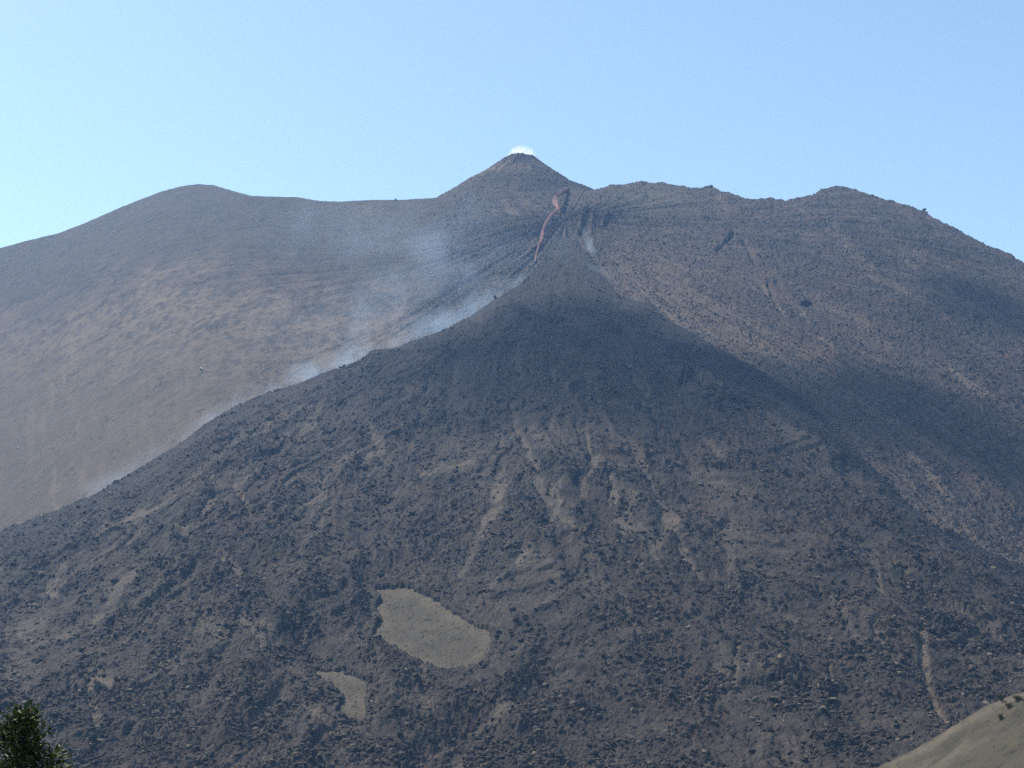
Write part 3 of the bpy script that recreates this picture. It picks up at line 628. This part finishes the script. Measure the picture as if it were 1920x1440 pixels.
def tree():
    g = np.random.default_rng(5)
    Yd = 24.; topp = pt(54, 1334, Yd); gz = -1.75 - np.interp(Yd, [0, 20, 60], [0, 2.6, 9])
    foot = np.array([topp[0] - .05, Yd, gz]); Ht = topp[2] - gz
    root = empty('broadleaf_tree', foot)
    tag(root, 'small dark green broadleaf tree with reddish top shoots rising at the lower left corner', 'tree')
    n = 14; path = [np.array([.05 * math.sin(i * .9), .05 * math.cos(i * 1.3), Ht * i / (n - 1) * .97]) for i in range(n)]
    path[-1][0] += .05
    V, f = tube(path, np.linspace(.085, .012, n)); mesh_obj('trunk', V, f, M_bark, root, smooth=True)
    cen, dr, cen2, dr2 = [], [], [], []
    nbr = 46
    BV, BF, off = [], [], 0
    for i in range(nbr):
        h = Ht * (.28 + .70 * (i / nbr) ** .85)
        down = (Ht - h)
        reach = (.10 + .50 * down ** .62 if down < 1.6 else .80) * g.uniform(.5, 1.2)
        a = i * 2.4 + g.uniform(-.4, .4)
        base = np.array([np.interp(h, [p[2] for p in path], [p[0] for p in path]), np.interp(h, [p[2] for p in path], [p[1] for p in path]), h])
        d = np.array([math.cos(a), math.sin(a), .55]); d /= np.linalg.norm(d)
        pts = [base + d * reach * q + np.array([0, 0, -.12 * reach * q * q]) for q in np.linspace(0, 1, 6)]
        v, ff = tube(pts, np.linspace(.02, .004, 6), 5); BV.append(v); BF.append(ff + off); off += len(v)
        for q in np.linspace(.25, 1, int(4 + 8 * reach)):
            c0 = base + d * reach * q
            m = 15 if q > .6 else 9
            for _ in range(m):
                o = g.normal(size=3) * np.array([.075, .075, .06]); cen.append(c0 + o); dr.append(d * .7 + o * 9 + np.array([0, 0, .25]) + g.normal(size=3) * .35)
    for _ in range(60):
        o = g.normal(size=3) * np.array([.05, .05, .07]); cen.append(np.array([0.05, 0, Ht - .10]) + o); dr.append(o * 5 + np.array([0, 0, .6]))
    for _ in range(22):
        o = g.normal(size=3) * np.array([.03, .03, .03]); cen2.append(np.array([.05, 0, Ht - .02]) + o); dr2.append(o * 8 + np.array([0, 0, .5]))
    br = mesh_obj('branches', np.vstack(BV), np.vstack(BF), M_bark, root, smooth=True)
    V, f = leaves(np.array(cen), np.array(dr), .10, .034, g); cr = mesh_obj('crown', V, f, M_leaf, root)
    V, f = leaves(np.array(cen2), np.array(dr2), .06, .015, g); mesh_obj('red_leaves', V, f, M_red, root)
tree()

def hill_pt(px, back=0.):
    c = int(np.argmin(np.abs(H['x1'] - px))); r = H['nb'] + int(back); return H['P'][r, c].copy()
def scrub(p, h, w, label, seed, nst=9):
    g = np.random.default_rng(seed)
    root = empty('scrub_bush', p); tag(root, label, 'bush', None)
    BV, BF, off, cen, dr = [], [], 0, [], []
    for i in range(nst):
        d = np.array([g.uniform(-w, w), g.uniform(-w, w) * .6, h * g.uniform(.6, 1)])
        v, f = tube([d * q + np.array([0, 0, -.05 * (1 - q)]) for q in (0, .4, .7, 1)], [.02, .015, .01, .004], 5); BV.append(v); BF.append(f + off); off += len(v)
        for q in np.linspace(.3, 1, 8):
            for _ in range(7):
                o = g.normal(size=3) * .10; cen.append(d * q + o); dr.append(o + d * .3 + g.normal(size=3) * .05)
    mesh_obj('stems', np.vstack(BV), np.vstack(BF), M_bark, root)
    V, f = leaves(np.array(cen), np.array(dr), .13, .035, g); mesh_obj('foliage', V, f, M_scrub, root)
scrub(hill_pt(1879, 4), 1.15, .32, 'upright dark bush on the crest of the grassy ash hill', 3)
scrub(hill_pt(1874, 22), .7, .3, 'yellow green tuft just below the upright bush on the ash hill', 4)
scrub(hill_pt(1892, 14), .55, .45, 'low brown bush on the ash hill beside the upright bush', 6)
scrub(hill_pt(1910, 10), .6, .8, 'low wide dark scrub spread along the pale crest of the ash hill', 8, 16)
scrub(hill_pt(1922, -4) , 1.0, .5, 'dark bush behind the crest at the right end of the ash hill', 9)

def tufts():
    g = np.random.default_rng(12); n = 2600
    rows = H['nb'] + g.integers(3, 320, n); cols = g.integers(240, len(H['x1']) - 300, n)
    P = H['P'][rows, cols]; dens = fbm(P[:, 0] / 4., P[:, 1] / 4., 3, 150); P = P[dens > .0]
    c = np.repeat(P, 7, 0) + g.normal(size=(len(P) * 7, 3)) * np.array([.06, .06, .0])
    d = g.normal(size=c.shape) * .5 + np.array([0, 0, 1])
    V, f = leaves(c, d, .14, .012, g)
    tag(mesh_obj('grass', V, f, M_scrub), 'thin dry grass tufts sprinkled over the ash hill', 'grass', kind='stuff')
tufts()

# ------------------------------------------------------------------ air, smoke, steam, cloud
def vol_mat(name, col, dens, aniso, absorb=(0, 0, 0)):
    t = NT(name)
    v = t.n('VolumePrincipled', {'Color': (*col, 1), 'Density': dens, 'Anisotropy': aniso, 'Absorption Color': (*absorb, 1)})
    t.link(v.outputs[0], t.out.inputs['Volume']); return t.m
HAZE_D = 1.32e-4
def box(name, lo, hi, mat):
    x0, y0, z0 = lo; x1_, y1, z1 = hi
    V = np.array([(x, y, z) for x in (x0, x1_) for y in (y0, y1) for z in (z0, z1)])
    F_ = np.array([(0, 1, 3, 2), (4, 6, 7, 5), (0, 4, 5, 1), (2, 3, 7, 6), (0, 2, 6, 4), (1, 5, 7, 3)])
    return mesh_obj(name, V, F_, mat)
top_z = max(A['P'][..., 2].max(), CONE_TOP[2]) + 45
tag(box('haze', (-6700, -6700, -72), (6700, 6700, top_z), vol_mat('haze_air', (.30, .56, 1.0), HAZE_D, .2)), 'thin bluish haze filling the air over the whole volcano', 'haze', kind='stuff')

def ellipsoid(name, centre, axes, mat, label=None, cat=None, kind=None, u=28, v=16):
    """axes: 3x3 rows, half-axis vectors"""
    import mathutils
    th = np.linspace(0, np.pi, v + 1); phi = np.linspace(0, 2 * np.pi, u + 1)
    T, P = np.meshgrid(th, phi, indexing='ij')
    V = np.stack([np.sin(T) * np.cos(P), np.sin(T) * np.sin(P), np.cos(T)], -1).reshape(-1, 3)
    o = mesh_obj(name, V, grid_faces(v + 1, u + 1), mat)
    import bmesh
    bm = bmesh.new(); bm.from_mesh(o.data); bmesh.ops.remove_doubles(bm, verts=bm.verts, dist=1e-4); bmesh.ops.recalc_face_normals(bm, faces=bm.faces); bm.to_mesh(o.data); bm.free()
    m = np.eye(4); m[:3, 0], m[:3, 1], m[:3, 2] = axes; m[:3, 3] = centre
    o.matrix_world = mathutils.Matrix(m.tolist())
    return tag(o, label, cat, None, kind)

def smoke_mat(name, dens, col=(.80, .89, 1.), scale=.03, lo=.42, hi=.72, aniso=.5, stretch=(1, 1, .8), power=1.6, seed=0.):
    t = NT(name); tc = t.n('TexCoord'); obj = tc.outputs['Object']
    geo = t.n('NewGeometry').outputs['Position']
    r2 = t.n('VectorMath', {0: obj, 1: obj}, operation='DOT_PRODUCT').outputs['Value']
    fall = t.math('POWER', t.math('SUBTRACT', 1., r2, clamp=True), power)
    mp = t.n('Mapping', {'Vector': geo, 'Location': (seed, seed * 2, 0), 'Scale': stretch})
    nz = t.ramp(t.noise(mp.outputs[0], scale, 5, .62, 1.4), lo, hi)
    d = t.math('MULTIPLY', t.math('MULTIPLY', fall, nz), dens)
    v = t.n('VolumePrincipled', {'Color': (*col, 1), 'Density': d, 'Anisotropy': aniso})
    t.link(v.outputs[0], t.out.inputs['Volume'])
    return t.m

def ridge_pt(px, dy=0, back=8): 
    y = edge_y(px) - dy; Y = float(B_depth(np.array(float(px)), edge_y(np.array(float(px))))) + back
    return pt(px, y, Y)
def smoke_bank(pxa, pxb, hgt, thick, mat, label, name='smoke', lift=0.):
    a = ridge_pt(pxa); b = ridge_pt(pxb); c = (a + b) / 2; ax = (b - a) / 2
    c = c + np.array([0, 0, lift])
    ellipsoid(name, c, [ax * 1.05, np.array([ax[1], -ax[0], 0]) / np.hypot(ax[0], ax[1]) * thick * -1, np.array([-.1 * hgt, 0, hgt])], mat, label, 'smoke', 'stuff')
SM1 = smoke_mat('smoke_dense', .042, col=(.62, .80, 1.), scale=.030, lo=.33, hi=.72)
SM2 = smoke_mat('smoke_thin', .023, col=(.66, .82, 1.), scale=.028, lo=.35, hi=.75, seed=31.)
SM3 = smoke_mat('smoke_veil', .006, col=(.58, .76, 1.), scale=.018, lo=.38, hi=.75, seed=77., aniso=.3)
g_s = np.random.default_rng(4)
for px_ in range(190, 1000, 48):
    strong = 1 if (540 < px_ < 680 or 790 < px_ < 930) else 0
    smoke_bank(px_ - 48, min(px_ + 56, 1015), (8.5 + 4.5 * strong + 4 * g_s.random()) * (.8 if px_ < 400 else 1), 12, SM1 if strong else SM2, 'thin bluish smoke hugging the left ridge of the lava fan')
smoke_bank(420, 1000, 42, 30, smoke_mat('smoke_drift', .006, col=(.62, .80, 1.), scale=.024, lo=.36, hi=.72, seed=11.), 'broad faint smoke drifting low over the old slope behind the ridge', lift=14)
def column(px, w, h, mat, label, lean=.35, back=14):
    p = ridge_pt(px, 0, back)
    ellipsoid('smoke', p + np.array([lean * h * .9, 6, h * .85]), [np.array([w, 0, 0]), np.array([0, w * .8, 0]), np.array([lean * h, 10, h])], mat, label, 'smoke')
column(645, 14, 36, SM2, 'wispy column of pale smoke rising from the middle of the ridge')
column(880, 30, 40, SM3, 'blue smoke lifting from the upper ridge towards the old slope', -.5, 20)
column(700, 34, 60, SM3, 'faint tall smoke drifting up in front of the old slope', .1, 30)
ellipsoid('smoke', pt(850, 480, 1120.), [np.array([120, 0, 20]), np.array([0, 55, 0]), np.array([20, 0, 62])], SM3, 'broad thin blue smoke veil hanging under the summit cone', 'smoke')
ellipsoid('smoke', pt(640, 440, 1220.), [np.array([95, 0, 0]), np.array([0, 50, 0]), np.array([10, 0, 45])], SM3, 'faint smoke drifting over the old slope beneath the saddle', 'smoke')
ellipsoid('smoke', pt(1134, 520, float(B_params(np.array(1134.))[0]) + 6), [(pt(1175, 558, 1100) - pt(1105, 482, 1100)) * .55, np.array([0, 9, 0]), np.array([4, 0, 5.])], SM1, 'little white smoke trail on the right edge of the lava fan', 'smoke')
ellipsoid('smoke', pt(1290, 610, float(B_params(np.array(1290.))[0]) + 8), [(pt(1430, 700, 980) - pt(1160, 540, 1040)) * .5, np.array([0, 9, 0]), np.array([4, 0, 5.])], SM3, 'faint smoke line along the right edge of the lava fan', 'smoke')
a0 = pt(1102, 436, float(A_depth(np.array(1102.), np.array(436.))) - 8); a1 = pt(1114, 500, float(A_depth(np.array(1114.), np.array(500.))) - 8)
ellipsoid('smoke', (a0 + a1) / 2, [(a1 - a0) * .6, np.array([4.0, 0, .5]), np.array([0, -5, 3.])], SM1, 'thin upright wisp of smoke just right of the top of the lava fan', 'smoke')
ST = smoke_mat('summit_steam', .32, col=(.97, .98, 1.), scale=.15, lo=.38, hi=.70, aniso=.6, stretch=(1, 1, 1), power=.8)
ellipsoid('steam', CONE_TOP + np.array([-3 * CM, 16., -1.]), [np.array([31 * CM, 0, 0]), np.array([0, 12., 0]), np.array([-12 * CM, 0, 26 * CM])], ST, 'brilliant white steam puff over the crater of the summit cone', 'steam')
ellipsoid('steam', CONE_TOP + np.array([-13 * CM, 16., 11 * CM]), [np.array([13 * CM, 0, 0]), np.array([0, 9., 0]), np.array([-4 * CM, 0, 14 * CM])], smoke_mat('steam_wisp', .12, col=(.97, .98, 1.), scale=.2, lo=.4, hi=.75, aniso=.6, stretch=(1, 1, 1), power=1.2, seed=9.), 'faint wisp of steam trailing off the summit puff', 'steam')

SUN_EL, SUN_AZ = 56., -52.               # degrees; azimuth from the view direction, negative = left
sd = np.array([math.sin(R(SUN_AZ)) * math.cos(R(SUN_EL)), math.cos(R(SUN_AZ)) * math.cos(R(SUN_EL)), math.sin(R(SUN_EL))])

def cloud(name, pa, pb, up, lo, dist, label, seed, sigma, thick=30):
    """an unseen bank set sunward of the ground line pa-pb and shaped to shade it"""
    mt = smoke_mat(name, sigma, col=(.97, .98, 1.), scale=.014, lo=.2, hi=.6, aniso=.5, stretch=(1, 1, 1), power=.8, seed=seed * 13.)
    ellipsoid('cloud', (pa + pb) / 2 + sd * dist, [(pb - pa) * .6, (up - lo) * .5, sd * thick], mt, label, 'cloud')  # moved up the sun's direction so its shadow takes this outline
cloud('cloud_a', find(B, 820, 675), find(B, 1480, 800), find(B, 1120, 570), find(B, 1120, 800), 1150, 'long out-of-view cloud that shades the lava fan', 3, .05)
cloud('cloud_b', find(A, 1380, 740), find(A, 1960, 900), find(A, 1700, 760), find(A, 1700, 925), 1150, 'out-of-view cloud that shades the far right slope', 5, .05)
cloud('cloud_c', find(A, 1780, 560), find(A, 1940, 630), find(A, 1850, 560), find(A, 1850, 640), 1150, 'tiny out-of-view cloud that shades the upper right slope', 8, .06, 20)

# ------------------------------------------------------------------ light, sky, camera
w = bpy.data.worlds.new('World'); sc.world = w; w.use_nodes = True; nt = w.node_tree
sky = nt.nodes.new('ShaderNodeTexSky'); sky.sky_type = 'NISHITA'; sky.sun_disc = False
sky.sun_elevation = R(SUN_EL); sky.sun_rotation = R(SUN_AZ); sky.altitude = 1500; sky.air_density = 1.0; sky.dust_density = 1.8; sky.ozone_density = 1.0
bg = nt.nodes['Background']; bg.inputs['Strength'].default_value = .15
tint = nt.nodes.new('ShaderNodeMix'); tint.data_type = 'RGBA'; tint.blend_type = 'MULTIPLY'; tint.inputs[0].default_value = 1; tint.inputs[7].default_value = (1.10, 1.12, .99, 1)
nt.links.new(sky.outputs[0], tint.inputs[6]); nt.links.new(tint.outputs[2], bg.inputs['Color'])
L = bpy.data.lights.new('sun', 'SUN'); L.energy = 4.6; L.angle = R(.5); L.color = (1, .90, .76)
so = bpy.data.objects.new('sun', L); C.objects.link(so)
import mathutils
so.rotation_euler = mathutils.Vector(sd.tolist()).to_track_quat('Z', 'Y').to_euler(); so.location = (sd * 3000).tolist()

cam = bpy.data.cameras.new('camera'); cam.sensor_width = 36; cam.lens = F / 1920 * 36; cam.clip_start = .5; cam.clip_end = 20000
co = bpy.data.objects.new('camera', cam); C.objects.link(co); co.location = (0, 0, 0); co.rotation_euler = (R(90) + PITCH, 0, 0)
sc.camera = co
sc.view_settings.view_transform = 'Standard'; sc.view_settings.look = 'None'; sc.view_settings.exposure = 0.55; sc.view_settings.gamma = 1
cy = sc.cycles
cy.max_bounces = 5; cy.diffuse_bounces = 2; cy.glossy_bounces = 1; cy.transmission_bounces = 2; cy.volume_bounces = 3; cy.transparent_max_bounces = 16
cy.volume_step_rate = 1.0; cy.volume_max_steps = 256
cy.use_denoising = False; cy.denoiser = 'OPENIMAGEDENOISE'; cy.denoising_input_passes = 'RGB_ALBEDO_NORMAL'; cy.denoising_prefilter = 'ACCURATE'; cy.caustics_reflective = False; cy.caustics_refractive = False
